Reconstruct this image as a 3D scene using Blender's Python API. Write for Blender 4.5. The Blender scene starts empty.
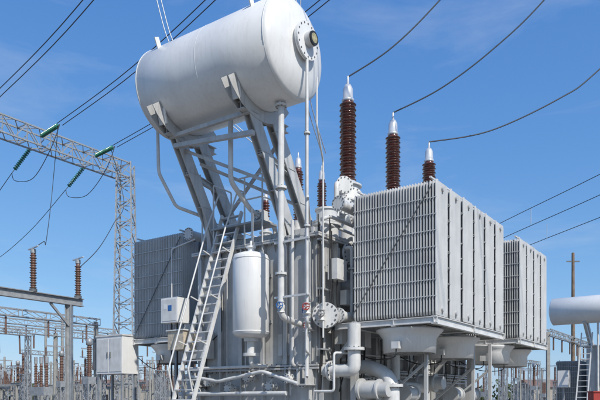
import bpy, math, random
from mathutils import Vector, Matrix
random.seed(7)
sc=bpy.context.scene
HC=1.5
# ------------------------------------------------------------ materials
def mat(name,col,rough=0.5,metal=0.0,var=0.12,scale=3.0,streak=0.0,dirt=(0.25,0.22,0.18),bump=0.0,spec=0.5,coat=0):
    m=bpy.data.materials.new(name); m.use_nodes=True
    nt=m.node_tree; N=nt.nodes; Lk=nt.links
    b=N['Principled BSDF']
    b.inputs['Roughness'].default_value=rough; b.inputs['Metallic'].default_value=metal
    b.inputs['Specular IOR Level'].default_value=spec; b.inputs['Coat Weight'].default_value=coat; b.inputs['Coat Roughness'].default_value=.08
    tc=N.new('ShaderNodeTexCoord')
    n1=N.new('ShaderNodeTexNoise'); n1.inputs['Scale'].default_value=scale; n1.inputs['Detail'].default_value=6
    Lk.new(tc.outputs['Object'],n1.inputs['Vector'])
    r1=N.new('ShaderNodeMapRange'); r1.inputs[1].default_value=.3; r1.inputs[2].default_value=.7
    r1.inputs[3].default_value=1-var; r1.inputs[4].default_value=1+var*.5
    Lk.new(n1.outputs['Fac'],r1.inputs[0])
    mx=N.new('ShaderNodeMix'); mx.data_type='RGBA'; mx.blend_type='MULTIPLY'; mx.inputs[0].default_value=1
    mx.inputs[6].default_value=(*col,1)
    Lk.new(r1.outputs[0],mx.inputs[7])
    out=mx.outputs[2]
    if streak>0:
        for sca,thr,amt in (((7,7,.6),(.5,.8),streak),((1.1,1.1,.9),(.56,.72),streak*.5)):
            mp=N.new('ShaderNodeMapping'); mp.inputs['Scale'].default_value=sca
            Lk.new(tc.outputs['Object'],mp.inputs[0])
            n2=N.new('ShaderNodeTexNoise'); n2.inputs['Scale'].default_value=1.6; n2.inputs['Detail'].default_value=9
            n2.inputs['Roughness'].default_value=.7
            Lk.new(mp.outputs[0],n2.inputs['Vector'])
            r2=N.new('ShaderNodeMapRange'); r2.inputs[1].default_value=thr[0]; r2.inputs[2].default_value=thr[1]
            r2.inputs[3].default_value=0; r2.inputs[4].default_value=amt
            Lk.new(n2.outputs['Fac'],r2.inputs[0])
            m2=N.new('ShaderNodeMix'); m2.data_type='RGBA'
            Lk.new(r2.outputs[0],m2.inputs[0]); Lk.new(out,m2.inputs[6]); m2.inputs[7].default_value=(*dirt,1)
            out=m2.outputs[2]
        rr=N.new('ShaderNodeMapRange'); rr.inputs[3].default_value=max(rough-.1,.1); rr.inputs[4].default_value=rough+.2
        Lk.new(n2.outputs['Fac'],rr.inputs[0]); Lk.new(rr.outputs[0],b.inputs['Roughness'])
    Lk.new(out,b.inputs['Base Color'])
    if bump>0:
        n3=N.new('ShaderNodeTexNoise'); n3.inputs['Scale'].default_value=scale*6; n3.inputs['Detail'].default_value=4
        Lk.new(tc.outputs['Object'],n3.inputs['Vector'])
        bp=N.new('ShaderNodeBump'); bp.inputs['Strength'].default_value=bump; bp.inputs['Distance'].default_value=.02
        Lk.new(n3.outputs['Fac'],bp.inputs['Height']); Lk.new(bp.outputs[0],b.inputs['Normal'])
    return m
M={}
M['white']=mat('conservator_paint',(.74,.735,.715),.30,0,.08,1.2,.32,(.38,.35,.31),.03)
M['grey']=mat('tank_paint',(.50,.50,.49),.34,0,.16,2.5,.55,(.22,.19,.16),.05)
M['lgrey']=mat('pipe_paint',(.64,.635,.615),.32,0,.14,4,.45,(.30,.26,.22),.04)
M['rad']=mat('radiator_paint',(.52,.52,.51),.36,0,.14,1.5,.38,(.30,.28,.25))
M['galv']=mat('galvanised_steel',(.37,.38,.385),.45,.3,.25,6,.2,(.2,.18,.15))
M['dgalv']=mat('weathered_steel',(.15,.155,.16),.6,.2,.25,4,.2,(.1,.08,.06))
M['porc']=mat('brown_porcelain',(.125,.038,.024),.25,0,.25,4,coat=.6)
M['porc2']=mat('weathered_porcelain',(.16,.09,.065),.4,0,.25,4)
M['alu']=mat('aluminium_cap',(.66,.67,.68),.35,.4,.1,5)
M['wire']=mat('stranded_conductor',(.07,.075,.08),.5,.3,.1,8)
M['wirel']=mat('flexible_conductor',(.55,.56,.57),.5,.3,.1,8)
M['glass']=mat('green_glass',(.04,.20,.13),.15,0,.25,6)
M['black']=mat('black_rubber',(.02,.02,.02),.5,0,.1,5)
M['dial']=mat('dial_face',(.40,.36,.20),.3,0,.4,14)
M['red']=mat('red_paint',(.38,.035,.025),.45,0,.2,5,.2)
M['blue']=mat('blue_paint',(.03,.13,.36),.4,0,.15,5)
M['cream']=mat('cream_label',(.55,.47,.36),.5,0,.3,12)
M['conc']=mat('concrete',(.32,.31,.28),.85,0,.2,3,.3,(.2,.18,.16),.15)
M['wood']=mat('wood_pole',(.22,.16,.11),.8,0,.3,3,.4,(.1,.07,.05))
M['leaf']=mat('foliage',(.06,.075,.03),.8,0,.5,.5)
M['brick']=mat('pale_brick',(.38,.34,.29),.8,0,.2,4)
M['roof']=mat('roof_sheet',(.22,.14,.11),.7,0,.2,2)
MK=list(M.keys())
# ------------------------------------------------------------ mesh builder
class MB:
    def __init__(s): s.v=[];s.f=[];s.m=[];s.s=[]
    def add(s,vs,fs,m,sm=False):
        o=len(s.v); s.v+= [tuple(v) for v in vs]
        for f in fs: s.f.append([i+o for i in f]); s.m.append(MK.index(m)); s.s.append(sm)
    def box(s,x0,x1,y0,y1,z0,z1,m='grey'):
        vs=[(x,y,z) for z in (z0,z1) for y in (y0,y1) for x in (x0,x1)]
        s.add(vs,[(0,2,3,1),(4,5,7,6),(0,1,5,4),(1,3,7,5),(3,2,6,7),(2,0,4,6)],m)
    def frame(s,d,up=(0,0,1)):
        d=Vector(d).normalized(); u=Vector(up)
        if abs(d.dot(u))>.98: u=Vector((1,0,0))
        x=d.cross(u).normalized(); y=x.cross(d).normalized()
        return d,x,y
    def beam(s,p,q,w,h,m='grey',up=(0,0,1)):
        p=Vector(p);q=Vector(q); d,x,y=s.frame(q-p,up)
        vs=[]
        for c in (p,q):
            for sx,sy in ((-1,-1),(1,-1),(1,1),(-1,1)): vs.append(c+x*sx*w/2+y*sy*h/2)
        s.add(vs,[(0,3,2,1),(4,5,6,7),(0,1,5,4),(1,2,6,5),(2,3,7,6),(3,0,4,7)],m)
    def chan(s,p,q,w,h,m='grey',t=.02,up=(0,0,1)):
        p=Vector(p);q=Vector(q); d,x,y=s.frame(q-p,up)
        s.beam(p+y*(h/2-t/2),q+y*(h/2-t/2),w,t,m,up)
        s.beam(p-y*(h/2-t/2),q-y*(h/2-t/2),w,t,m,up)
        s.beam(p,q,t,h-2*t-.002,m,up)
    def lathe(s,p,d,prof,n=16,m='grey',caps=True,sm=True):
        p=Vector(p); d,x,y=s.frame(d)
        vs=[];fs=[]
        k=len(prof)
        for t,r in prof:
            for i in range(n):
                a=2*math.pi*i/n
                vs.append(p+d*t+x*math.cos(a)*r+y*math.sin(a)*r)
        for j in range(k-1):
            for i in range(n):
                i2=(i+1)%n
                fs.append((j*n+i,j*n+i2,(j+1)*n+i2,(j+1)*n+i))
        s.add(vs,fs,m,sm)
        if caps:
            s.add(vs[:n],[tuple(range(n))[::-1]],m); s.add(vs[-n:],[tuple(range(n))],m)
    def cyl(s,p,q,r,m='grey',n=14,r1=None,caps=True):
        p=Vector(p);q=Vector(q)
        s.lathe(p,q-p,[(0,r),((q-p).length,r if r1 is None else r1)],n,m,caps)
    def step(s,p,d,segs,n=24,m='grey'):
        d=Vector(d).normalized(); p=Vector(p)
        for t0,t1,r in segs: s.cyl(p+d*t0,p+d*t1,r,m,n)
    def tube(s,pts,r,m='lgrey',n=8,smooth=0,caps=True):
        P=[Vector(a) for a in pts]
        if smooth:
            Q=[];L=len(P)
            for i in range(L-1):
                p0=P[max(i-1,0)];p1=P[i];p2=P[i+1];p3=P[min(i+2,L-1)]
                for k in range(smooth):
                    t=k/smooth
                    Q.append(.5*((2*p1)+(p2-p0)*t+(2*p0-5*p1+4*p2-p3)*t*t+(3*p1-p0-3*p2+p3)*t**3))
            Q.append(P[-1]); P=Q
        elif len(P)>2:
            Q=[P[0]]
            for i in range(1,len(P)-1):
                a=P[i-1]-P[i]; b=P[i+1]-P[i]; c=min(r*2.6,a.length*.45,b.length*.45)
                A=P[i]+a.normalized()*c; B=P[i]+b.normalized()*c
                for k in range(5):
                    t=k/4; Q.append(A*(1-t)**2+P[i]*2*t*(1-t)+B*t*t)
            Q.append(P[-1]); P=Q
        vs=[];fs=[];d=(P[1]-P[0]).normalized(); _,x,y=s.frame(d)
        for i,p in enumerate(P):
            if i==0: t=P[1]-P[0]
            elif i==len(P)-1: t=P[-1]-P[-2]
            else: t=(P[i+1]-P[i]).normalized()+(P[i]-P[i-1]).normalized()
            t.normalize()
            x=(x-t*x.dot(t)).normalized(); y=t.cross(x)
            for k in range(n):
                a=2*math.pi*k/n; vs.append(p+x*math.cos(a)*r+y*math.sin(a)*r)
        for j in range(len(P)-1):
            for i in range(n):
                i2=(i+1)%n; fs.append((j*n+i,j*n+i2,(j+1)*n+i2,(j+1)*n+i))
        s.add(vs,fs,m,True)
        if caps: s.add(vs[:n],[tuple(range(n))[::-1]],m); s.add(vs[-n:],[tuple(range(n))],m)
    def flange(s,p,d,r,t=.05,m='lgrey',bolts=12):
        p=Vector(p); d,x,y=s.frame(d)
        s.cyl(p-d*t/2,p+d*t/2,r,m,24)
        for i in range(bolts):
            a=2*math.pi*i/bolts; c=p+(x*math.cos(a)+y*math.sin(a))*r*.86
            s.cyl(c-d*(t/2+.02),c+d*(t/2+.02),r*.06+.006,'dgalv',6)
    def sheds(s,p,d,L,r,pitch=.06,core=.62,m='porc',n=18):
        prof=[(0,r*core)]; k=int(L/pitch)
        for i in range(k):
            t=i*pitch; rr=r if i%2==0 else r*.88
            prof+=[(t+pitch*.15,r*core),(t+pitch*.45,rr*.97),(t+pitch*.58,rr),(t+pitch*.66,rr*.96),(t+pitch*.8,r*core*1.05)]
        prof.append((L,r*core))
        s.lathe(p,d,prof,n,m)
    def wheel(s,p,d,r,m):
        p=Vector(p); d,x,y=s.frame(d); pts=[p+(x*math.cos(a)+y*math.sin(a))*r for a in [2*math.pi*i/12 for i in range(13)]]
        s.tube(pts,r*.14,m,6,smooth=1); s.beam(p-x*r,p+x*r,.02,.02,m); s.beam(p-y*r,p+y*r,.02,.02,m)
        s.cyl(p-d*.12,p+d*.02,.02,'galv',8)
    def lattice(s,p,q,w0,w1,n,m='galv',t=.07,up=(0,0,1),h0=None,h1=None):
        p=Vector(p);q=Vector(q); d,x,y=s.frame(q-p,up); h0=h0 or w0; h1=h1 or w1
        def c(i,k):
            f=i/n; w=w0+(w1-w0)*f; h=h0+(h1-h0)*f
            sx,sy=((-1,-1),(1,-1),(1,1),(-1,1))[k]
            return p+(q-p)*f+x*sx*w/2+y*sy*h/2
        for k in range(4): s.beam(c(0,k),c(n,k),t,t,m)
        for i in range(n):
            for k in range(4):
                k2=(k+1)%4
                if i%2==0: s.beam(c(i,k),c(i+1,k2),t*.6,t*.6,m)
                else: s.beam(c(i,k2),c(i+1,k),t*.6,t*.6,m)
                if i%2==0: s.beam(c(i,k),c(i,k2),t*.55,t*.55,m)
    def obj(s,name,parent=None,bevel=0,loc=None,rot=None):
        me=bpy.data.meshes.new(name); me.from_pydata(s.v,[],s.f)
        used=sorted(set(s.m)); mp={u:i for i,u in enumerate(used)}
        for u in used: me.materials.append(M[MK[u]])
        me.polygons.foreach_set('material_index',[mp[i] for i in s.m])
        me.polygons.foreach_set('use_smooth',s.s)
        me.update()
        return mkobj(name,me,parent,bevel,loc,rot)
def mkobj(name,me,parent=None,bevel=0,loc=None,rot=None):
    o=bpy.data.objects.new(name,me); sc.collection.objects.link(o)
    if parent: o.parent=parent
    if loc: o.location=loc
    if rot is not None: o.rotation_euler=(0,0,rot)
    if bevel and me:
        b=o.modifiers.new('bevel','BEVEL'); b.width=bevel; b.segments=2; b.limit_method='ANGLE'; b.angle_limit=math.radians(50)
    return o
ANG=math.atan2(.8193,.5735)
def empty(name,loc,rot=ANG):
    e=bpy.data.objects.new(name,None); e.location=loc; e.rotation_euler=(0,0,rot); sc.collection.objects.link(e); return e
U=Vector((.5735,.8193,0)); V=Vector((-.8193,.5735,0)); C0=Vector((3.324,15.53,0))
def T(a,b,h): return Vector((a,b,h+HC))
def P(x,y,h): return Vector((x,y,h+HC))
# ------------------------------------------------------------ radiators
def radiator_mesh(seed):
    rnd=random.Random(seed)
    s=MB(); n=30; w=2.34; D=.74; pit=w/n; ch=8
    for i in range(n):
        y=(i+.5)*pit+rnd.uniform(-.004,.004); prof=[]; dx=rnd.uniform(-.004,.004)
        for k in range(ch*2+1):
            f=k/(ch*2); t=.010 if k%2==0 else .023
            prof.append((f*D+dx,t))
        vs=[]
        zs=[(0,.94,.4),(.09,1,1),(3.21,1,1),(3.3,.94,.4)]
        for z,sa,st in zs:
            ring=[((x-D/2)*sa+D/2,y+t*st,z) for x,t in prof]+[((x-D/2)*sa+D/2,y-t*st,z) for x,t in prof[::-1]]
            vs+=ring
        R=len(prof)*2; fs=[]
        for j in range(3):
            for k in range(R):
                k2=(k+1)%R; fs.append((j*R+k,(j+1)*R+k,(j+1)*R+k2,j*R+k2))
        fs.append(tuple(range(R))); fs.append(tuple(range(3*R,4*R))[::-1])
        s.add(vs,fs,'rad')
    for z in (.16,3.14):
        s.cyl((D/2,-.03,z),(D/2,w+.18,z),.065,'rad',12)
        s.flange((D/2,w+.12,z),(0,1,0),.12,.04,'lgrey',8)
    for z in (.45,.85,1.25,1.65,2.05,2.45,2.85):
        for x in (-.016,D+.006): s.box(x,x+.01,0.01,w-.01,z,z+.02,'rad')
    for y in (.15,w-.15): s.box(D/2-.04,D/2+.04,y-.01,y+.01,3.22,3.42,'lgrey')
    o=s.obj('tmp'); me=o.data; bpy.data.objects.remove(o); return me
RADS=[radiator_mesh(k) for k in range(3)]; RAD=RADS[0]; RD=.74
def bank(parent,a0,n,b0,zb,mirror=False,pitch=.9):
    for i in range(n):
        o=mkobj('radiator',RADS[(i*2+n)%3],parent); dz=random.uniform(-.012,.012); o.location=(a0+i*pitch,b0,zb+dz)
        if mirror: o.rotation_euler=(0,0,math.pi); o.location=(a0+i*pitch+RD,b0,zb+dz)

# ============================================================ MAIN TRANSFORMER
tr=empty('power_transformer',C0)
ZB=2.06+HC
E1=5*.9+RD; S2=6.95; E2=S2+3*.9+RD
for mir in (False,True):
    b0=10.98 if mir else 0.0
    bank(tr,0,6,b0,ZB,mir); bank(tr,S2,4,b0,ZB,mir)
s=MB()
for side in (0,1):
    f=(lambda b: b) if side==0 else (lambda b: 10.98-b)
    for z in (2.22,5.2):
        s.cyl(T(-.1,f(2.72),z),T(E2,f(2.72),z),.14,'lgrey',16)
        for a in (-.12,E2+.02): s.flange(T(a,f(2.72),z),(1,0,0),.2,.05)
        for a in (1.4,4.4,8.0):
            s.cyl(T(a,f(2.72),z),T(a,f(3.35),z),.15,'lgrey',16); s.flange(T(a,f(3.15),z),(0,1,0),.24,.06,'lgrey',14)
    for (a0,a1) in ((-.06,E1+.04),(S2-.06,E2+.04)):
        for b in (.06,1.15,2.3):
            s.chan(T(a0,f(b),1.93),T(a1,f(b),1.93),.12,.2,'lgrey')
        for a in (a0+.05,(a0+a1)/2,a1-.05): s.chan(T(a,f(-.02),1.935),T(a,f(3.3),1.935),.1,.16,'lgrey')
        for a in (a0+.3,a1-.3):
            s.beam(T(a,f(2.3),1.85),T(a,f(3.35),.7),.1,.1,'grey')
    for a in (.25,4.5,8.9):
        s.chan((a,f(2.45),.0),(a,f(2.45),3.3),.16,.16,'grey',up=(1,0,0))
    for (a0,a1) in ((0,E1),(S2,E2)):
        for b in (.18,2.2): s.beam(T(a0,f(b),5.43),T(a1,f(b),5.43),.05,.04,'lgrey')
s.obj('radiator_pipework',tr)
# fans
s=MB()
for side in (0,1):
    for a,r in ((.9,.88),(3.8,.84),(7.4,.8),(9.6,.78)):
        b=1.15 if side==0 else 10.98-1.15
        p=T(a,b,1.2)
        s.lathe(p,(0,0,1),[(0,r*.74),(.0,r*.78),(.38,r*.8),(.5,r*.9),(.58,r),(.62,r),(.62,r*.97),(.55,r*.85),(.3,r*.75),(0.0,r*.74)],40,'white',False)
        s.cyl(p+Vector((0,0,.1)),p+Vector((0,0,.38)),.14,'dgalv',16)
        for k in range(7):
            an=k*2*math.pi/7
            q=p+Vector((math.cos(an)*r*.68,math.sin(an)*r*.68,.28))
            s.beam(p+Vector((0,0,.25)),q,.2,.02,'dgalv')
        for k in range(4):
            an=k*math.pi/2+.4
            s.beam(p+Vector((0,0,.05)),p+Vector((math.cos(an)*r*.76,math.sin(an)*r*.76,.05)),.03,.03,'galv')
            s.box(p.x+math.cos(an)*r*.9-.03,p.x+math.cos(an)*r*.9+.03,p.y+math.sin(an)*r*.9-.03,p.y+math.sin(an)*r*.9+.03,p.z+.55,p.z+.68,'galv')
        for rr in (.2,.4,.6,.75):
            c=[p+Vector((math.cos(t)*r*rr,math.sin(t)*r*rr,.0)) for t in [2*math.pi*i/20 for i in range(21)]]
            s.tube(c,.008,'galv',4,smooth=1)
        s.box(p.x-r*.8-.16,p.x-r*.8-.01,p.y-.1,p.y+.1,p.z+.08,p.z+.26,'lgrey'); s.tube([p+Vector((-r*.8-.08,0,.08)),p+Vector((-r*.8-.08,.1,-.15)),p+Vector((-.2,1.1,-.1)),p+Vector((0,2.0,.3))],.016,'black',5,smooth=5)
s.obj('cooling_fans',tr)
# tank
s=MB()
A0,A1,B0,B1,ZT=-.3,10.8,3.3,7.6,5.9
s.box(A0,A1,B0,B1,1.25,ZT,'grey')
s.box(A0-.18,A1+.18,B0-.18,B1+.18,ZT+.005,ZT+.05,'grey')
s.box(A0-.18,A1+.18,B0-.18,B1+.18,ZT-.055,ZT-.002,'grey')
s.box(A0-.16,A1+.16,B0-.16,B1+.16,2.30,2.36,'grey')
s.box(A0-.16,A1+.16,B0-.16,B1+.16,2.38,2.43,'grey')
s.box(A0-.25,A1+.25,B0-.25,B1+.25,1.18,1.24,'grey')
b=B0+.15
while b<B1:
    s.box(A0-.15,A0+.002,b-.02,b+.02,1.26,ZT-.06,'grey'); s.box(A1-.002,A1+.15,b-.02,b+.02,1.26,ZT-.06,'grey')
    s.box(A0-.17,A0-.15,b-.07,b+.07,2.45,ZT-.2,'grey')
    b+=.8
a=A0+.1
while a<A1:
    for y0,y1 in ((B0-.15,B0+.002),(B1-.002,B1+.15)): s.box(a-.02,a+.02,y0,y1,1.26,ZT-.06,'grey')
    s.box(a-.07,a+.07,B0-.17,B0-.15,2.45,ZT-.2,'grey')
    a+=.75
a=A0-.08
while a<A1:
    s.cyl((a,B0-.1,ZT-.09),(a,B0-.1,ZT+.09),.018,'dgalv',6); a+=.16
b=B0
while b<B1:
    s.cyl((A0-.1,b,ZT-.09),(A0-.1,b,ZT+.09),.018,'dgalv',6); s.cyl((A0-.1,b,2.26),(A0-.1,b,2.47),.018,'dgalv',6); b+=.16
a=A0
while a<A1:
    s.cyl((a,B0-.1,2.26),(a,B0-.1,2.47),.018,'dgalv',6); a+=.16
s.box(0,A1-.3,B0+.3,B1-.3,ZT+.05,ZT+.35,'grey')
for b in (B0+.3,B1-.3): s.chan((A0-1,b,.85),(A1+1,b,.85),.4,.6,'grey')
for a in (.5,3.5,7,10): s.chan((a,B0-.4,.9),(a,B1+.4,.9),.35,.5,'grey')
for b in (B0+.05,B1-.35):
    s.box(A0-.45,A0-.002,b,b+.04,1.9,2.29,'grey'); s.box(A0-.45,A0-.002,b+.26,b+.3,1.9,2.29,'grey'); s.box(A0-.5,A0-.002,b-.04,b+.34,1.86,1.9,'grey')
for k in range(12):
    b=B0+.35+k*.34; s.add([(A0-.002,b,ZT-.06),(A0-.15,b,ZT-.06),(A0-.002,b,ZT-.3),(A0-.002,b+.02,ZT-.06),(A0-.15,b+.02,ZT-.06),(A0-.002,b+.02,ZT-.3)],[(0,1,2),(5,4,3),(1,4,5,2)],'grey')
s.obj('tank',tr,bevel=.008)
s=MB(); s.box(A0-1.2,A1+1.2,B0-1.0,B1+1.0,-.2,.3,'conc'); s.box(-.6,9.9,-.4,B0-1.4,-.2,.12,'conc')
s.box(A0-.9,A1+.9,B0+.1,B0+.5,.305,.54,'conc'); s.box(A0-.9,A1+.9,B1-.5,B1-.1,.305,.54,'conc'); s.obj('plinth',tr,bevel=.03)
# conservator
s=MB()
ca,ch=-1.5,8.84; R=1.25
prof=[(-.30,.02),(-.29,.35),(-.25,.7),(-.17,1.0),(-.06,1.18),(0,R)]
b0c,b1c=3.2,7.7; Lc=b1c-b0c
full=prof+[(Lc*.33,R),(Lc*.66,R),(Lc,R)]+[(Lc-t,r) for t,r in prof[::-1][1:]]
s.lathe(T(ca,b0c,ch),(0,1,0),full,72,'white',False)
for t in (.03,Lc-.03):
    s.lathe(T(ca,b0c+t,ch),(0,1,0),[(-.02,R-.01),(-.012,R+.008),(.012,R+.008),(.02,R-.01)],72,'white',False)
s.lathe(T(ca,b0c+Lc*.5,ch),(0,1,0),[(-.015,R-.01),(-.008,R+.003),(.008,R+.003),(.015,R-.01)],72,'white',False)
s.step(T(ca-.02,b0c-.2,ch+.05),(0,-1,0),[(0,.16,.36),(.16,.2,.46),(.21,.25,.46)],36,'white')
for i in range(16):
    an=2*math.pi*i/16; c=T(ca-.02+math.cos(an)*.41,b0c-.46,ch+.05+math.sin(an)*.41); s.cyl(c,c+Vector((0,.04,0)),.024,'dgalv',6)
s.cyl(T(ca-.02,b0c-.45,ch+.05),T(ca-.02,b0c-.60,ch+.05),.18,'grey',24)
s.cyl(T(ca-.02,b0c-.60,ch+.05),T(ca-.02,b0c-.64,ch+.05),.17,'black',24)
s.cyl(T(ca-.02,b0c-.64,ch+.05),T(ca-.02,b0c-.645,ch+.05),.12,'dial',24)
for b in (b0c+.6,b1c-.6):
    for sg in (-1,1): s.beam(T(ca+sg*.9,b,ch+.82),T(ca+sg*1.02,b,ch+1.08),.03,.16,'white',up=(1,0,0))
s.cyl(T(ca,4.2,ch+1.2),T(ca,4.2,ch+1.42),.11,'white'); s.flange(T(ca,4.2,ch+1.42),(0,0,1),.17,.04,'white',8)
for b in (4.4,7.05):
    s.beam(T(ca-1.06,b,ch-.1),T(ca-.8,b,ch-1.25),.28,.05,'white',up=(1,0,0))
s.obj('conservator',tr)
# supports
s=MB()
for b in (4.4,7.1):
    for (p,q) in (((-2.05,7.95),(.1,4.45)),((-.95,7.75),(1.25,4.45))):
        for db in (-.1,.1):
            s.beam(T(p[0],b+db,p[1]),T(q[0],b+db,q[1]),.03,.38,'grey')
        s.beam(T(p[0],b,p[1]),T(q[0],b,q[1]),.17,.03,'grey')
        for k in (.15,.4,.65,.88):
            c=T(p[0]+(q[0]-p[0])*k,b,p[1]+(q[1]-p[1])*k); s.box(c.x-.15,c.x+.15,b-.13,b+.13,c.z-.012,c.z+.012,'grey')
        c=T(q[0],b,q[1]); s.box(c.x-.32,c.x+.32,b-.3,b+.3,ZT+.125,ZT+.16,'grey')
        for x in (-.25,.25):
            for y in (-.23,.23): s.cyl((c.x+x,b+y,ZT+.05),(c.x+x,b+y,ZT+.21),.025,'galv',6)
    pts=[]
    for k in range(13):
        an=math.radians(-145+k*110/12); pts.append((ca+math.cos(an)*(R+.01),ch+math.sin(an)*(R+.01),ca+math.cos(an)*(R+.3),ch+math.sin(an)*(R+.3)))
    for db in (-.13,.11):
        for k in range(12):
            p0,p1=pts[k],pts[k+1]
            vs=[T(p0[0],b+db,p0[1]),T(p1[0],b+db,p1[1]),T(p1[2],b+db,p1[3]),T(p0[2],b+db,p0[3])]; vs+= [v+Vector((0,.02,0)) for v in vs]
            s.add(vs,[(0,1,2,3),(7,6,5,4),(0,4,5,1),(2,6,7,3)],'grey')
    for k in range(12):
        p0,p1=pts[k],pts[k+1]
        s.add([T(p0[0],b-.16,p0[1]),T(p1[0],b-.16,p1[1]),T(p1[0],b+.16,p1[1]),T(p0[0],b+.16,p0[1])],[(0,1,2,3)],'grey')
    s.chan(T(-2.15,b,7.5),T(-.2,b,7.5),.2,.2,'grey')
    s.chan(T(-1.35,b,6.55),T(.1,b,6.35),.14,.16,'grey')
    s.box(-.25,1.65,b-.33,b+.33,ZT+.06,ZT+.12,'grey')
    s.beam(T(-.9,b,6.6),T(-.3,b,4.5),.12,.12,'grey')
s.beam(T(-1.75,4.3,6.9),T(-1.75,7.2,7.2),.12,.12,'grey')
s.beam(T(-1.9,4.3,7.4),T(-1.9,7.2,7.4),.1,.1,'grey')
s.beam(T(-.9,4.5,5.9),T(-1.5,7.0,7.1),.08,.08,'grey')
s.beam(T(-.5,4.5,7.0),T(.3,7.0,5.6),.08,.08,'grey')
s.beam(T(.3,4.5,5.6),T(-.9,7.0,6.9),.08,.08,'grey')
s.tube([T(-1.7,7.95,8.0),T(-1.7,7.9,6.6),T(-1.2,7.7,5.7),T(-.3,7.3,5.5),T(-.2,7.3,4.4)],.05,'lgrey')
s.obj('conservator_support_frame',tr)
# HV bushings
def bushing(s,p,tur,brown,cap,rt,rb,tilt=(0,0,1)):
    p=Vector(p); d=Vector(tilt).normalized()
    s.step(p,d,[(0,.06,rt*1.25),(.06,tur*.62,rt),(tur*.62,tur*.68,rt*1.2),(tur*.69,tur*.75,rt*1.2),(tur*.75,tur-.05,rt*.85),(tur-.05,tur,rt*1.05)],28,'lgrey')
    for k in range(14):
        an=k*2*math.pi/14; c=p+d*tur*.685+Vector((math.cos(an),math.sin(an),0))*rt*1.1
        s.cyl(c-d*.09,c+d*.09,.02,'galv',6)
    q=p+d*tur
    s.step(q,d,[(0,.12,rb*.95)],24,'alu')
    s.sheds(q+d*.12,d,brown-.12,rb,.085,.62,n=28)
    q=p+d*(tur+brown)
    s.lathe(q,d,[(0,rb*.6),(.02,rb*.72),(cap*.1,rb*.72),(cap*.12,rb*.6),(cap*.5,rb*.58),(cap*.66,rb*.36),(cap*.68,rb*.16),(cap,rb*.12)],20,'alu')
s=MB()
for a in (2.85,5.99,9.14):
    bushing(s,(a,4.2,ZT+.3),2.05,2.65,.82,.42,.27)
    s.cyl((a,4.2,ZT+.9),(a-.55,3.75,ZT+1.0),.1,'lgrey'); s.flange((a-.55,3.75,ZT+1.0),(-1,-.8,0),.16,.05,'lgrey',8)
    s.cyl((a,4.2,ZT+1.75),(a-.5,3.7,ZT+1.8),.2,'lgrey'); s.flange((a-.5,3.7,ZT+1.8),(-1,-1,.1),.28,.05,'lgrey',12)
    s.box(a-.2,a+.2,3.62,3.76,ZT+.45,ZT+.75,'lgrey'); s.tube([(a,3.69,ZT+.45),(a,3.5,ZT+.2),(a+.3,3.3,ZT-.2),(a+.3,B0-.24,2.8)],.025,'black',6,smooth=4)
s.obj('high_voltage_bushings',tr)
s=MB()
for a in (3.1,4.56,6.0):
    bushing(s,(a,6.3,ZT+.3),1.2,1.9,.55,.26,.18)
bushing(s,(1.7,6.6,ZT+.3),.7,1.0,.35,.2,.14)
s.obj('low_voltage_bushings',tr)
# lid fittings
s=MB()
s.step((.9,3.75,ZT+.13),(0,0,1),[(0,.42,.34),(.42,.48,.42),(.49,.55,.42),(.55,.87,.3),(.87,.92,.34)],28,'lgrey')
s.step((2.0,3.75,ZT+.05),(0,0,1),[(0,1.0,.2),(1.0,1.05,.28),(1.06,1.11,.28),(1.11,1.5,.24),(1.5,1.55,.3)],28,'lgrey')
for zz in (1.3,1.9): s.flange((1.55,3.55,ZT+zz),(-.6,-.8,0),.26,.07,'lgrey',12); s.cyl((1.55,3.55,ZT+zz),(1.85,3.9,ZT+zz),.18,'lgrey')
s.tube([(1.2,3.6,ZT+.9),(1.2,3.6,ZT+1.9),(1.85,3.9,ZT+1.9)],.08,'lgrey',10)
s.tube([(.5,5.3,ZT+.1),(.5,5.3,ZT+.7),(-.6,5.3,ZT+.9),(-1.5,5.3,ZT+1.5),(-1.5,5.3,T(0,0,7.7).z)],.07,'lgrey',10)
s.box(-.35,-.05,5.15,5.45,ZT+.68,ZT+1.0,'lgrey'); s.flange((-.4,5.3,ZT+.85),(1,0,-.15),.14,.03,'lgrey',8); s.flange((0,5.3,ZT+.78),(1,0,-.15),.14,.03,'lgrey',8)
s.tube([(.2,3.45,ZT+.1),(.2,3.45,ZT+.5),(5,3.45,ZT+.5),(9.8,3.45,ZT+.5)],.045,'lgrey',8)
for a in (.6,3.4,6.6): s.box(a,a+.25,7.1,7.4,ZT+.05,ZT+.5,'lgrey')
for a,b in ((.1,3.5),(.1,5.9),(.5,7.2),(2.6,5.4)):
    s.box(a-.02,a+.02,b-.12,b+.12,ZT+.05,ZT+.35,'grey')
for a,b,h in ((.35,4.9,.7),(.7,5.6,.45),(1.2,5.0,.9),(.2,6.4,.5)):
    s.step((a,b,ZT+.05),(0,0,1),[(0,h*.7,.09),(h*.7,h*.76,.15),(h*.76,h,.12)],14,'lgrey')
s.obj('cover_fittings',tr,bevel=.006)
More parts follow.
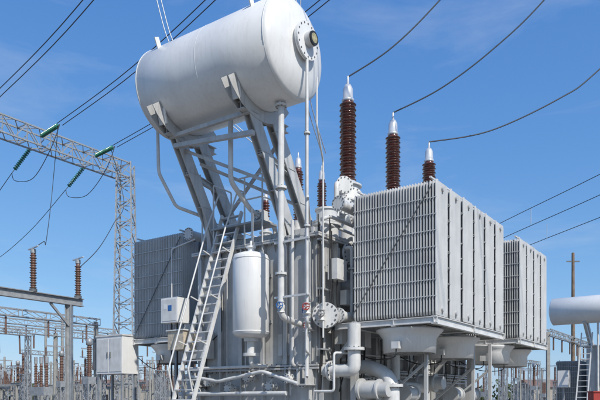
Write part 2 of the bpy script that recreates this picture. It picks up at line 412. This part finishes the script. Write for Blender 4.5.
# front pipework
s=MB()
s.tube([T(-1.5,3.6,7.65),T(-1.5,3.6,2.1),T(-.3,3.6,1.95)],.085,'lgrey',14)
for z in (7.5,5.4,3.2): s.flange(T(-1.5,3.6,z),(0,0,1),.15,.06,'lgrey',8)
s.tube([T(-1.52,2.78,8.55),T(-1.52,2.78,1.9),T(-.9,3.2,1.85),T(-.3,3.4,1.85)],.04,'lgrey',10)
for z in (6.6,4.3): s.flange(T(-1.52,2.78,z),(0,0,1),.08,.04,'lgrey',6)
s.tube([T(-1.2,3.02,7.7),T(-1.2,3.02,1.2),T(-.5,3.4,1.2)],.03,'lgrey',8)
s.tube([T(-1.35,2.6,8.0),T(-1.35,2.6,6.8),T(-.6,2.9,6.2),T(-.6,2.9,1.6)],.025,'lgrey',8)
s.tube([T(-.7,3.35,5.0),T(-.7,3.35,.6)],.055,'lgrey',10)
s.tube([T(-.65,3.85,4.8),T(-.65,3.85,.9),T(-.3,3.85,.9)],.045,'lgrey',10)
s.tube([T(-.6,4.25,5.2),T(-.6,4.25,2.4)],.035,'lgrey',8)
s.tube([T(-.6,2.95,4.7),T(-.1,3.0,4.9),T(1.3,3.0,4.9)],.05,'lgrey',8)
s.beam(T(-1.6,2.7,5.0),T(-.3,3.5,4.5),.05,.05,'lgrey'); s.beam(T(-1.6,2.7,2.6),T(-.3,3.5,2.6),.05,.05,'lgrey')
for z in (2.6,4.0): s.beam(T(-1.55,2.7,z),T(-1.5,3.8,z),.04,.05,'lgrey')
def valve(s,p,m,r=.1):
    p=Vector(p); s.lathe(p-Vector((0,0,.14)),(0,0,1),[(0,.1),(.03,.1),(.035,.06),(.1,.1),(.18,.1),(.245,.06),(.25,.1),(.28,.1)],14,'lgrey')
    s.cyl(p,p+Vector((-.18,-.1,0)),.05,'lgrey',10); s.wheel(p+Vector((-.28,-.16,0)),(-.18,-.1,0),r,m)
valve(s,T(-1.5,3.6,2.35),'blue',.085); valve(s,T(-1.52,2.78,2.25),'red',.085); valve(s,T(-1.2,3.02,2.2),'blue',.08); valve(s,T(-.7,3.35,1.9),'red',.07)
valve(s,T(-.6,2.95,2.2),'dgalv',.09)
s.cyl(T(-.4,2.95,2.2),T(.3,3.3,2.2),.2,'lgrey',20); s.flange(T(-.35,2.97,2.2),(-.9,-.45,0),.34,.08,'lgrey',14); s.flange(T(-.46,2.92,2.2),(-.9,-.45,0),.34,.07,'lgrey',14)
s.cyl(T(1.2,2.6,3.2),T(1.2,3.3,3.2),.22,'lgrey',20); s.flange(T(1.2,2.6,3.2),(0,1,0),.32,.08,'lgrey',14)
s.tube([T(-.2,3.2,.75),T(-.2,2.5,.75),T(-.2,2.2,.75),T(-.2,2.2,1.95)],.17,'lgrey',18); s.flange(T(-.2,2.2,1.3),(0,0,1),.27,.07); s.flange(T(-.2,2.9,.75),(0,1,0),.27,.07)
s.tube([T(1.0,2.3,.35),T(4.5,2.3,.35)],.16,'lgrey',18); s.flange(T(1.0,2.3,.35),(1,0,0),.25,.07); s.flange(T(2.4,2.3,.35),(1,0,0),.25,.07)
s.tube([T(2.4,2.3,.35),T(2.4,2.3,2.2)],.12,'lgrey',14)
s.tube([T(.6,1.5,-.6),T(.6,1.5,.55),T(.9,2.3,.9),T(1.2,3.3,.9)],.19,'lgrey',18); s.flange(T(.6,1.5,.35),(0,0,1),.28,.07)
s.step(T(.3,2.3,.25),(0,-1,0),[(0,.08,.3),(.08,.55,.24),(.55,.6,.28),(.6,.85,.2)],24,'grey')
s.step(T(4.2,2.4,.5),(0,-1,0),[(0,.08,.3),(.08,.55,.24),(.55,.6,.28),(.6,.85,.2)],24,'grey'); s.tube([T(4.2,2.3,.5),T(4.2,3.3,.5)],.16,'lgrey',16)
for a in (2.0,5.6,7.2):
    s.step(T(a,1.9,.15),(1,0,0),[(0,.06,.28),(.06,.6,.22),(.6,.66,.26),(.66,.9,.18)],20,'grey'); s.tube([T(a+.3,2.0,.15),T(a+.3,3.3,.6)],.12,'lgrey',14)
    s.beam(T(a-.6,.9,-1.4),T(a-.6,.9,1.85),.09,.09,'grey'); s.beam(T(a-.6,.9,1.0),T(a-.6,2.4,-.2),.06,.06,'grey')
for a in (.3,1.6,2.9,5.0,6.4,7.8):
    s.box(a,a+.35,B0-.42,B0-.18,3.0,3.5,'lgrey'); s.tube([(a+.15,B0-.3,3.0),(a+.15,B0-.3,1.4)],.02,'black',6)
for z in (.6,.72,1.3,3.6): s.tube([T(-.2,B0-.24,z),T(10.5,B0-.24,z)],.025,'lgrey',6)
for i in range(9):
    a=.4+i*1.0; s.tube([T(a,B0-.28,.2+.1*(i%3)),T(a,B0-.5,1.0),T(a+.4,B0-.3,1.6+.1*(i%4))],.018,'black',5,smooth=4)
for a,b in ((-.45,3.15),(-.2,2.95)):
    for k in range(3):
        s.tube([T(a+.05*k,b,4.9-.2*k),T(a+.05*k,b-.02*k,3.0),T(a+.05*k+.05,b-.05,1.6),T(a+.06*k,b,.2)],.016,'black',5,smooth=5)
for z in (1.3,2.9,4.2): s.box(-.55,.0,3.0,3.12,T(0,0,z).z,T(0,0,z+.04).z,'galv')
s.box(-.15,.35,2.75,3.05,T(0,0,3.2).z,T(0,0,3.75).z,'lgrey'); s.box(.5,.9,2.85,3.05,T(0,0,2.6).z,T(0,0,3.0).z,'lgrey')
s.tube([T(.1,2.9,3.2),T(.1,2.9,2.5),T(.6,2.95,2.3)],.022,'black',6)
s.tube([T(.7,3.0,4.2),T(.7,2.8,4.2),T(.7,2.8,1.1),T(.7,3.2,1.1)],.05,'lgrey',10); s.flange(T(.7,2.8,2.0),(0,0,1),.1,.05,'lgrey',8); s.flange(T(.7,2.8,3.6),(0,0,1),.1,.05,'lgrey',8)
s.tube([T(-.55,3.2,.2),T(-.55,2.6,.2),T(-.55,2.6,1.2),T(-.1,2.4,1.2)],.035,'lgrey',8)
s.flange(T(1.0,3.08,4.1),(0,1,0),.3,.06,'lgrey',14); s.flange(T(-.33,3.75,.5),(1,0,0),.2,.05,'lgrey',10); s.flange(T(-.45,5.8,3.9),(1,0,0),.25,.05,'lgrey',12); s.cyl(T(-.45,5.8,3.9),T(-.3,5.8,3.9),.18,'lgrey')
s.box(-.36,-.34,4.1,4.55,T(0,0,1.2).z,T(0,0,1.8).z,'alu')
for b in (4.1,5.7,6.4):
    s.tube([T(-.4,b,4.2),T(-.4,b,.1)],.02,'lgrey',6)
s.tube([T(-.42,6.6,4.3),T(-.42,6.6,2.0),T(-.42,7.2,1.6),T(-.42,7.2,.3)],.018,'black',6); s.tube([T(-.42,4.35,3.9),T(-.42,4.35,1.1)],.018,'black',6)
for b,z in ((4.0,.55),(4.6,.35),(5.4,.6),(6.1,.3),(6.9,.5),(7.3,.2)):
    s.cyl(T(-.3,b,z),T(-.75,b,z),.07,'lgrey',12); s.flange(T(-.5,b,z),(1,0,0),.13,.05,'lgrey',8); s.flange(T(-.72,b,z),(1,0,0),.13,.05,'lgrey',8)
    s.cyl(T(-.6,b,z),T(-.6,b,z+.2),.035,'lgrey',8); s.wheel(T(-.6,b,z+.25),(0,0,1),.08,'dgalv')
s.tube([T(-.8,4.6,.9),T(-.8,7.8,.9)],.045,'lgrey',8); s.tube([T(-.85,3.9,.15),T(-.85,7.9,.15)],.06,'lgrey',10)
s.tube([T(-.9,3.5,.4),T(-1.0,4.6,.75),T(-1.0,6.2,.5),T(-.8,7.7,.7)],.05,'lgrey',10)
s.obj('pipework_and_valves',tr)
# oil filter vessel
s=MB()
vp=T(-1.05,4.96,1.72)
s.lathe(vp,(0,0,1),[(-.06,.1),(-.05,.3),(0,.44),(.08,.5),(2.1,.5),(2.2,.46),(2.26,.3),(2.28,.05)],40,'white')
for z in (.1,2.08): s.lathe(vp,(0,0,1),[(z-.02,.495),(z-.01,.51),(z+.01,.51),(z+.02,.495)],40,'white',False)
s.step(vp+Vector((0,0,2.27)),(0,0,1),[(0,.14,.09),(.14,.18,.14)],20,'white')
s.step(vp+Vector((0,0,-.55)),(0,0,1),[(0,.08,.22),(.08,.4,.12),(.4,.5,.2)],20,'lgrey')
s.tube([vp+Vector((0,0,-.5)),vp+Vector((0,0,-.8)),vp+Vector((.7,0,-.8))],.06,'lgrey',10)
for z in (.45,1.75): s.beam(vp+Vector((.4,0,z)),vp+Vector((.8,0,z)),.3,.08,'grey')
s.tube([vp+Vector((0,0,2.4)),vp+Vector((0,0,2.6)),vp+Vector((.3,.2,2.6)),vp+Vector((.3,.2,3.6))],.035,'lgrey',8)
s.obj('oil_filter_vessel',tr)
# ladder + platform
s=MB()
def lad(h): return -2.2+1.7*h/4.7
for b in (6.0,6.75):
    s.beam(T(lad(-1.2),b,-1.2),T(lad(5.5),b,5.5),.05,.11,'lgrey')
    s.tube([T(lad(.2)-.12,b,.2),T(lad(.6)-.42,b,.8),T(lad(4.7)-.42,b,4.9),T(lad(5.6)-.2,b,6.1),T(-.1,b,6.1)],.024,'lgrey',8)
    for h in (1.5,2.8,4.2): s.beam(T(lad(h),b,h),T(lad(h)-.36,b,h+.1),.03,.03,'lgrey')
h=-1.1
while h<5.4:
    s.beam(T(lad(h),6.0,h),T(lad(h),6.75,h),.14,.03,'lgrey'); h+=.27
s.box(-.55,.2,5.0,6.9,T(0,0,5.0).z,T(0,0,5.05).z,'galv')
for b in (5.0,5.65,6.85): s.tube([T(-.5,b,4.4),T(-.5,b,6.35)],.024,'lgrey',8)
for h in (5.7,6.35): s.tube([T(.2,5.0,h),T(-.5,5.0,h),T(-.5,5.95,h)],.024,'lgrey',8)
s.tube([T(-.5,6.85,6.35),T(.3,6.85,6.35),T(.3,6.85,5.0)],.024,'lgrey',8)
s.tube([T(-.3,7.5,4.4),T(-.3,7.5,5.5),T(3,7.5,5.5),T(3,7.5,4.4)],.024,'lgrey',8); s.tube([T(-.3,7.5,4.95),T(3,7.5,4.95)],.02,'lgrey',8)
s.obj('access_ladder',tr)
# cabinets on tank
s=MB()
s.box(-1.1,-.6,7.75,8.45,T(0,0,2.3).z,T(0,0,3.05).z,'white'); s.box(-1.112,-1.1,7.8,8.4,T(0,0,2.35).z,T(0,0,3.0).z,'lgrey')
s.box(-1.118,-1.112,7.98,8.13,T(0,0,2.65).z,T(0,0,2.82).z,'blue'); s.box(-1.118,-1.112,8.2,8.32,T(0,0,2.7).z,T(0,0,2.85).z,'white')
s.box(-1.3,-.8,7.3,7.95,T(0,0,1.45).z,T(0,0,2.0).z,'cream'); s.box(-1.34,-.78,7.26,7.99,T(0,0,2.0).z+.002,T(0,0,2.04).z,'lgrey')
s.box(-.75,-.35,6.95,7.5,T(0,0,1.2).z,T(0,0,2.0).z,'lgrey')
s.beam(T(-.8,8.1,-1.2),T(-.8,8.1,2.3),.08,.08,'galv'); s.beam(T(-1.0,7.6,-1.2),T(-1.0,7.6,1.45),.08,.08,'galv')
s.tube([T(-.8,8.3,3.05),T(-.8,8.3,4.6),T(-.4,7.7,4.9)],.022,'lgrey',6)
s.tube([T(-.85,8.0,2.3),T(-.85,8.0,-1)],.025,'black',6); s.tube([T(-.9,8.2,2.3),T(-.9,8.2,-1)],.025,'black',6)
s.obj('control_boxes',tr,bevel=.01)
s=MB(); s.cyl(T(-.05,.12,5.2),T(-.05,2.3,2.25),.014,'dgalv',6); s.cyl(T(-.05,8.7,5.2),T(-.05,10.8,2.25),.014,'dgalv',6); s.obj('diagonal_rods',tr)  # thin dark rods running diagonally across the front of both radiator banks

# ============================================================ wires
def wires(name,lst,r=.022,m='wire',sm=6,n=5):
    s=MB()
    for l in lst: s.tube(l,r,m,n,smooth=sm)
    return s.obj(name)
wires('bushing_conductor',[[P(1.52,20.27,10.2),P(2.9,20.1,11.05),P(4.4,20,12.5),P(6.5,19.8,14.9),P(9,19.5,18)]],.024,sm=12)
wires('bushing_conductor',[[P(3.32,22.85,10.22),P(4.94,22.6,10.95),P(6.62,22.3,12.1),P(8.42,22,13.75),P(11,21.5,16.9),P(13,21,19.5)]],.026,sm=12)
wires('bushing_conductor',[[P(5.12,25.4,10.2),P(7.51,25.3,10.6),P(10.2,25.1,11.8),P(11.72,25,12.9),P(16,24.8,17),P(19,24.6,21)]],.028,sm=12)
wires('twin_flexible_conductor',[[P(.78+d,22.9,8.8),P(.62+d,22.3,9.0),P(.2+d,21.2,9.9),P(-.1+d,20.6,11.6),P(-.1+d,20,16)] for d in (0,.14)],.018,'wirel')
wires('twin_flexible_conductor',[[P(-5.6+d,21,17),P(-4.7+d,21,13.1),P(-4.2+d,21,11.5),P(-3.2+d,21,9.9),P(-1.2+d,20.7,8.0)] for d in (0,.14)],.018,'wirel')
# ============================================================ lattice gantry
s=MB()
G0=Vector((-10.9,40,0)); tops=14.2+HC
s.lattice(G0,G0+Vector((0,0,tops+.5)),1.35,.85,26,'galv',.085)
G1=G0-U*25
s.lattice(G1,G1+Vector((0,0,tops+.5)),1.35,.85,26,'galv',.085)
s.lattice(G0+Vector((0,0,tops)),G1+Vector((0,0,tops)),.9,.9,36,'galv',.075)
for g in (G0,G1): s.box(g.x-.9,g.x+.9,g.y-.9,g.y+.9,-.1,.2,'conc')
s.obj('lattice_gantry')
WD=Vector((.68,-.733,0))
def string(s,p,q):
    p=Vector(p);q=Vector(q);d=(q-p); L=d.length; d.normalize()
    n=int((L-.3)/.14)
    s.cyl(p,q,.02,'galv',6)
    for i in range(n):
        c=p+d*(.15+i*.14)
        s.lathe(c,d,[(0,.035),(.015,.11),(.04,.125),(.05,.11),(.055,.035),(.1,.035)],12,'glass')
sI=MB(); lst=[]
for t in (2.5,6.0,9.5):
    p=G0-U*t+Vector((0,0,tops+.1))
    n0=p+WD*.4; n1=p+WD*2.9+Vector((0,0,-.15))
    f0=p+Vector((-.5,.3,-.35)); f1=p+Vector((-2.0,1.2,-1.5))
    string(sI,n0,n1); string(sI,f0,f1)
    for o in (-.15,.15):
        q=n1+U*o
        lst.append([q,q+WD*8+Vector((0,0,-.1)),q+WD*16+Vector((0,0,.55)),q+WD*26+Vector((0,0,2.0)),q+WD*40+Vector((0,0,5))])
    lst.append([n1,n1+Vector((-.6,.2,-1.3)),p+Vector((-.3,0,-2.2)),f1+Vector((.3,-.2,-.5)),f1])
    lst.append([f1,f1+Vector((-4,4,-1.6)),f1+Vector((-9,9,-2.6)),f1+Vector((-16,16,-2.5))])
sI.obj('glass_insulator_strings')
wires('overhead_conductors',lst,.02)
pA=G0-U*6.0+WD*2.7+Vector((0,0,tops))
wires('dropper_conductor',[[pA,Vector((-13.2,34,12.2)),Vector((-11.9,30,8.9)),Vector((-10.4,26,7.9)),Vector((-9.75,23.4,7.0))]],.018)
pB=G0-U*2.5+WD*2.4+Vector((0,0,tops))
wires('dropper_conductor',[[pB,Vector((-9.9,36,12.6)),Vector((-9.3,32,10.3)),Vector((-8.8,28,8.1)),Vector((-8.65,25,6.6))]],.018)
wires('distant_line_conductors',[[P(15.6+dx,75,hh-.1),P(19.2+dx,60,hh),P(22.3+dx,47.5,hh),P(26+dx,33,hh+.3)] for hh,dx in ((16.7,0),(15.3,.3),(14.3,2))],.03,sm=4)
wires('line_droppers',[[P(20.2,56,16.7),P(20.2,56,15.3)],[P(21.6,56,15.3),P(21.6,56,14.0)]],.025,'wirel',sm=2)
# ============================================================ left bus support structure
s=MB(); o=Vector((-8.5,25,0)); D=-U
s.chan(o+Vector((0,0,5.25)),o+D*7+Vector((0,0,5.25)),.22,.3,'galv',.03)
for t in (.6,6):
    s.chan(o+D*t,o+D*t+Vector((0,0,5.09)),.24,.24,'galv',.03); s.beam(o+D*t+Vector((0,0,4.3)),o+D*(t+.8)+Vector((0,0,5.08)),.08,.08,'galv')
for t,L in ((.2,1.25),(2.1,1.3),(4.1,1.3)):
    p=o+D*t+Vector((0,0,5.4))
    s.cyl(p,p+Vector((0,0,.1)),.14,'dgalv'); s.sheds(p+Vector((0,0,.1)),(0,0,1),L,.13,.09,.6,'porc2',12); s.cyl(p+Vector((0,0,L+.1)),p+Vector((0,0,L+.25)),.1,'galv')
    s.beam(p+Vector((-.3,.3,L+.3)),p+Vector((.3,-.3,L+.3)),.06,.04,'alu')
s.obj('busbar_support_frame')
# standalone cabinet
s=MB()
s.box(0,.7,0,1.35,2.35,3.62,'white'); s.box(-.02,.72,-.03,1.38,3.622,3.68,'lgrey')
for k in (0,1): s.box(-.015,-.001,.04+k*.66,.64+k*.66,2.42,3.55,'lgrey'); s.box(-.04,-.016,.56+k*.16,.6+k*.16,2.9,3.1,'dgalv')
s.box(.05,.65,1.36,1.62,2.5,3.6,'dgalv')
for a in (.08,.62):
    for b in (.08,1.27): s.beam((a,b,0),(a,b,2.35),.08,.08,'galv')
s.obj('control_cabinet',bevel=.012,loc=(-5.95,21.4,0),rot=ANG)
# ============================================================ background switchgear
def post_mesh(kind):
    s=MB()
    if kind==0:
        for x in (-2,0,2):
            s.beam((x,0,0),(x,0,2.6),.18,.18,'conc'); s.chan((x,-.8,2.7),(x,.8,2.7),.15,.15,'galv')
            for y in (-.65,.65):
                s.sheds((x,y,2.8),(0,0,1),1.1,.1,.1,.6,'porc2',10); s.cyl((x,y,3.9),(x,y,4.02),.08,'galv',8)
            s.tube([(x,-.75,4.05),(x,.75,4.05)],.03,'alu',6)
        s.chan((-2.3,0,2.55),(2.3,0,2.55),.12,.12,'galv')
    elif kind==1:
        s.lattice((0,0,0),(0,0,2.3),.5,.5,4,'galv',.06); s.box(-.25,.25,-.25,.25,2.3,2.7,'galv'); s.sheds((0,0,2.7),(0,0,1),1.7,.15,.11,.65,'porc2',12)
        s.lathe((0,0,4.4),(0,0,1),[(0,.12),(.03,.17),(.3,.17),(.36,.1),(.38,.03)],12,'galv')
    elif kind==2:
        s.lattice((0,0,0),(0,0,3.2),.4,.3,8,'galv',.05); s.box(-.25,.25,-.25,.25,3.2,3.26,'galv'); s.sheds((0,0,3.26),(0,0,1),1.4,.12,.1,.6,'porc2',10); s.tube([(-.0,-.5,4.75),(0,.5,4.75)],.04,'alu',6)
    elif kind==3:
        s.cyl((0,0,0),(0,0,6.2),.15,'conc',10,.11); s.beam((-.9,0,5.8),(.9,0,5.8),.1,.1,'galv'); s.beam((-.9,0,4.4),(.9,0,4.4),.08,.08,'galv')
        for x in (-.8,0,.8): s.sheds((x,0,5.0),(0,0,1),.7,.08,.1,.6,'porc2',8)
    elif kind==4:
        s.box(-.7,.7,-.3,.3,1.7,2.2,'galv')
        for x in (-.6,.6):
            s.beam((x,0,0),(x,0,1.7),.12,.12,'galv')
        for x in (-.55,0,.55):
            s.sheds((x,0,2.2),(0,0,1),1.4,.12,.1,.6,'porc2',10); s.cyl((x,0,3.6),(x,0,4.0),.1,'galv',10)
    elif kind==5:
        for x in (-2,2): s.lattice((x,0,0),(x,0,5.6),.35,.25,12,'galv',.05)
        s.lattice((-2.3,0,5.8),(2.3,0,5.8),.35,.35,10,'galv',.05)
        for x in (-1.4,0,1.4): s.tube([(x,0,5.6),(x+.05,0,4.4)],.05,'porc2',6)
    name='tmp%d'%kind; o=s.obj(name); me=o.data; bpy.data.objects.remove(o); return me
names=['disconnector_switch','instrument_transformer','busbar_post_insulator','concrete_pole','circuit_breaker','steel_portal']
KM=[post_mesh(k) for k in range(6)]
for k,me in enumerate(KM): me.name=names[k]
def inside(p):
    q=p-C0; a=q.dot(U); b=q.dot(V); return -4<a<16 and -3<b<14
for i in range(-4,22):
    for j in range(-3,24):
        p=Vector((-12,30,0))+U*(i*4.4)+V*(j*4.2-10)+Vector((random.uniform(-.6,.6),random.uniform(-.6,.6),0))
        if p.y<34 or p.y>110: continue
        px=300+640*p.x/p.y
        if px<-60 or px>235: continue
        if inside(p) or (p-G0).length<2 : continue
        k=random.choice([0,3,1,5,2,3,4,3,0,2]); mkobj(names[k],KM[k],loc=p,rot=ANG+random.choice((0,math.pi/2)))
for i in range(0,12):
    for j in range(0,12):
        p=Vector((16,40,0))+U*(i*6-6)-V*(j*5.2-16)+Vector((random.uniform(-.6,.6),random.uniform(-.6,.6),0))
        if p.y<38 or p.y>105: continue
        px=300+640*p.x/p.y
        if px<430 or px>660: continue
        if inside(p): continue
        if (p-Vector((18,38,0))).length<8: continue
        k=random.choice([0,5,1,2,3,4,2]); mkobj(names[k],KM[k],loc=p,rot=ANG+random.choice((0,math.pi/2)))
def portal(x,y,L,z,d=-U):
    s=MB(); o=Vector((x,y,0))
    s.lattice(o+Vector((0,0,z)),o+d*L+Vector((0,0,z)),.45,.45,int(L/1),'galv',.06)
    for t in (0.2,L/2,L-.2): s.beam(o+d*t,o+d*t+Vector((0,0,z)),.26,.26,'conc')
    for t in range(1,int(L),3): s.tube([o+d*t+Vector((0,0,z-.3)),o+d*t+Vector((0,0,z-1.4))],.07,'porc2',8)
    return s.obj('busbar_portal')
portal(-14.5,46,22,7.0); portal(-19,66,30,8.4); portal(-9,70,40,7.0); portal(34,72,24,7.0,-U)
for (x,y,h) in ((-26,70,10.5),(-21,58,8.5),(-31,78,11.5),(-17,64,8.0)):
    s=MB(); s.cyl((0,0,0),(0,0,h),.2,'conc',10,.13); s.beam((-1.2,0,h-.4),(1.2,0,h-.4),.12,.12,'galv'); s.obj('concrete_mast',loc=(x,y,0))
s=MB(); s.cyl((0,0,0),(0,0,15.2),.2,'wood',10,.13); s.beam((-.6,0,14.4),(.6,0,14.4),.1,.1,'dgalv'); s.obj('wood_pole',loc=(25.6,60,0))
# ============================================================ second transformer (right)
t2=empty('power_transformer',Vector((18.2,36.2,0)))
s=MB(); s.box(1,6,-2,2,.8,4.6,'grey'); s.box(.85,6.15,-2.15,2.15,4.6,4.68,'grey')
for b in (-1.8,-1,-.2,.6,1.4): s.box(.85,1.002,b,b+.06,.9,4.55,'grey')
for a in (1.5,2.5,3.5,4.5,5.5): s.box(a,a+.06,-2.15,-1.998,.9,4.55,'grey'); s.box(a,a+.06,1.998,2.15,.9,4.55,'grey')
s.box(.4,6.6,-2.6,2.6,0,.8,'conc'); s.obj('tank',t2,bevel=.01)
s=MB(); s.lathe((0,-2.9,6.7),(0,1,0),[(-.2,.05),(-.17,.4),(-.08,.68),(0,.8),(6.6,.8),(6.68,.68),(6.77,.4),(6.8,.05)],36,'white')
s.obj('conservator',t2)
s=MB()
for b in (-1.6,1.9):
    s.beam((-.4,b,6.0),(1.4,b,4.68),.14,.22,'grey'); s.beam((.4,b,6.0),(2.2,b,4.68),.14,.22,'grey')
s.obj('conservator_support_frame',t2)
s=MB()
for b in (1.6,2.2): s.beam((-1.6,b,0),(.4,b,5.4),.06,.08,'lgrey')
for k in range(17): s.beam((-1.6+2*k/17,1.6,k*5.4/17),(-1.6+2*k/17,2.2,k*5.4/17),.04,.04,'lgrey')
s.obj('access_ladder',t2)
s=MB()
s.tube([(-.3,-1,5.9),(-.3,-1,1.5),(.9,-1,1.5)],.08,'lgrey'); s.tube([(-.2,1.2,5.9),(-.2,1.2,1.2),(.9,1.2,1.2)],.06,'lgrey')
s.box(.1,.6,-1.6,-.6,1.4,2.8,'lgrey'); s.box(.2,.7,2.9,3.5,2.2,3.2,'white'); s.beam((.4,3.2,0),(.4,3.2,2.2),.1,.1,'galv')
s.cyl((.2,-.3,1.8),(.2,-.3,3.2),.3,'white',20)
s.obj('pipework',t2)
s=MB()
for a in (2,3.5,5): bushing(s,(a,-.6,4.7),.5,1.2,.3,.25,.16)
s.obj('bushings',t2)
for i in range(4):
    o=mkobj('radiator',RAD,t2); o.location=(1.6+i*.9,2.5,1.2); o.scale=(1,.6,.8)
    o=mkobj('radiator',RAD,t2); o.location=(2.3+i*.9,-2.5,1.2); o.rotation_euler=(0,0,math.pi); o.scale=(1,.6,.8)
s=MB(); s.box(-.5,.5,-.25,.25,.5,1.8,'red'); s.box(-.54,.54,-.29,.29,1.802,1.86,'red'); s.box(-.01,.01,-.262,-.251,.55,1.75,'black')
for x in (-.45,.45): s.beam((x,0,0),(x,0,.5),.07,.07,'dgalv')
s.box(-.1,-.06,-.28,-.262,1.1,1.3,'galv'); s.obj('fire_equipment_cabinet',bevel=.01,loc=(14.1,30,0),rot=.1)
def building(name,x,y,w,d,h,rot):
    e=empty(name,(x,y,0),rot); s=MB(); s.box(0,w,0,d,0,h,'brick'); s.obj('walls',e)
    s=MB(); s.add([(-.4,-.4,h),(w+.4,-.4,h),(w+.4,d+.4,h),(-.4,d+.4,h),(-.4,d/2,h+1.5),(w+.4,d/2,h+1.5)],[(0,1,5,4),(2,3,4,5),(0,4,3),(1,2,5),(0,3,2,1)],'roof'); s.obj('roof',e)
    s=MB(); x0=1
    while x0<w-2: s.box(x0,x0+1.4,-.05,-.002,1,2.4,'black'); s.box(x0-.1,x0+1.5,-.08,-.051,.9,.98,'conc'); x0+=3
    s.obj('windows',e)
building('brick_building',42,115,26,8,3.6,.1); building('brick_building',-50,130,22,8,4,-.1)
def treeline():
    s=MB()
    for i in range(220):
        x=-150+i*1.45+random.uniform(-1,1); y=165+random.uniform(-8,8); hh=random.uniform(3,6.5)
        s.beam((x,y,0),(x,y,hh*.6),.25,.25,'wood')
        for k in range(55):
            c=Vector((x+random.gauss(0,1.3),y+random.gauss(0,1.3),hh*random.uniform(.25,1))); r=random.uniform(.25,.6)
            a=Vector([random.uniform(-1,1) for _ in range(3)]).normalized(); b=a.orthogonal().normalized()
            s.add([c+a*r,c+b*r,c-a*r,c-b*r],[(0,1,2,3)],'leaf')
    return s.obj('distant_treeline')
treeline()
gm=mat('gravel_ground',(.20,.18,.155),.95,0,.35,.8,0,bump=.4)
me=bpy.data.meshes.new('ground'); S=3000
me.from_pydata([(-S,-S,0),(S,-S,0),(S,S,0),(-S,S,0)],[],[(0,1,2,3)]); me.materials.append(gm); mkobj('ground',me)
# ============================================================ light, world, camera
sd=Vector((.42,-.68,.76)).normalized()
el=math.asin(sd.z); az=math.atan2(sd.x,sd.y)
w=bpy.data.worlds.new('World'); sc.world=w; w.use_nodes=True; nt=w.node_tree
bg=nt.nodes['Background']; sky=nt.nodes.new('ShaderNodeTexSky'); sky.sky_type='NISHITA'; sky.sun_disc=False
sky.sun_elevation=el; sky.sun_rotation=az; sky.air_density=1.0; sky.dust_density=.6; sky.ozone_density=2.0
# grade the sky towards the deep clear blue of the day (per-channel power curve)
sp=nt.nodes.new('ShaderNodeSeparateColor'); cb=nt.nodes.new('ShaderNodeCombineColor')
nt.links.new(sky.outputs[0],sp.inputs[0])
for i,(e,c) in enumerate(((.92,.70),(.68,.80),(.42,.98))):
    m0=nt.nodes.new('ShaderNodeMath'); m0.operation='MULTIPLY'; m0.inputs[1].default_value=.11
    m1=nt.nodes.new('ShaderNodeMath'); m1.operation='POWER'; m1.inputs[1].default_value=e
    m2=nt.nodes.new('ShaderNodeMath'); m2.operation='MULTIPLY'; m2.inputs[1].default_value=c/.11
    nt.links.new(sp.outputs[i],m0.inputs[0]); nt.links.new(m0.outputs[0],m1.inputs[0]); nt.links.new(m1.outputs[0],m2.inputs[0]); nt.links.new(m2.outputs[0],cb.inputs[i])
# faint high cirrus
tc=nt.nodes.new('ShaderNodeTexCoord'); mp=nt.nodes.new('ShaderNodeMapping'); mp.inputs['Scale'].default_value=(1.6,1.6,7); mp.inputs['Rotation'].default_value=(.12,.2,0)
nz=nt.nodes.new('ShaderNodeTexNoise'); nz.inputs['Scale'].default_value=1.7; nz.inputs['Detail'].default_value=9; nz.inputs['Roughness'].default_value=.62; nz.inputs['Distortion'].default_value=.5
nt.links.new(tc.outputs['Generated'],mp.inputs[0]); nt.links.new(mp.outputs[0],nz.inputs['Vector'])
cr=nt.nodes.new('ShaderNodeMapRange'); cr.inputs[1].default_value=.5; cr.inputs[2].default_value=.85; cr.inputs[3].default_value=0; cr.inputs[4].default_value=.34
nt.links.new(nz.outputs['Fac'],cr.inputs[0])
cm=nt.nodes.new('ShaderNodeMix'); cm.data_type='RGBA'; nt.links.new(cr.outputs[0],cm.inputs[0]); nt.links.new(cb.outputs[0],cm.inputs[6]); cm.inputs[7].default_value=(.66/.11,.73/.11,.84/.11,1)
nt.links.new(cm.outputs[2],bg.inputs[0]); bg.inputs[1].default_value=.11
sl=bpy.data.lights.new('sun','SUN'); sl.energy=4.3; sl.angle=math.radians(.5); sl.color=(1,.955,.88)
so=bpy.data.objects.new('sun',sl); sc.collection.objects.link(so); so.rotation_euler=sd.to_track_quat('Z','Y').to_euler()
cam=bpy.data.cameras.new('camera'); co=bpy.data.objects.new('camera',cam); sc.collection.objects.link(co)
cam.sensor_width=36; cam.lens=38.4; cam.shift_y=.3317; cam.clip_end=6000; cam.clip_start=.1
co.location=(0,0,HC); co.rotation_euler=(math.pi/2,0,0); sc.camera=co
sc.view_settings.view_transform='Standard'; sc.view_settings.look='None'; sc.view_settings.exposure=0
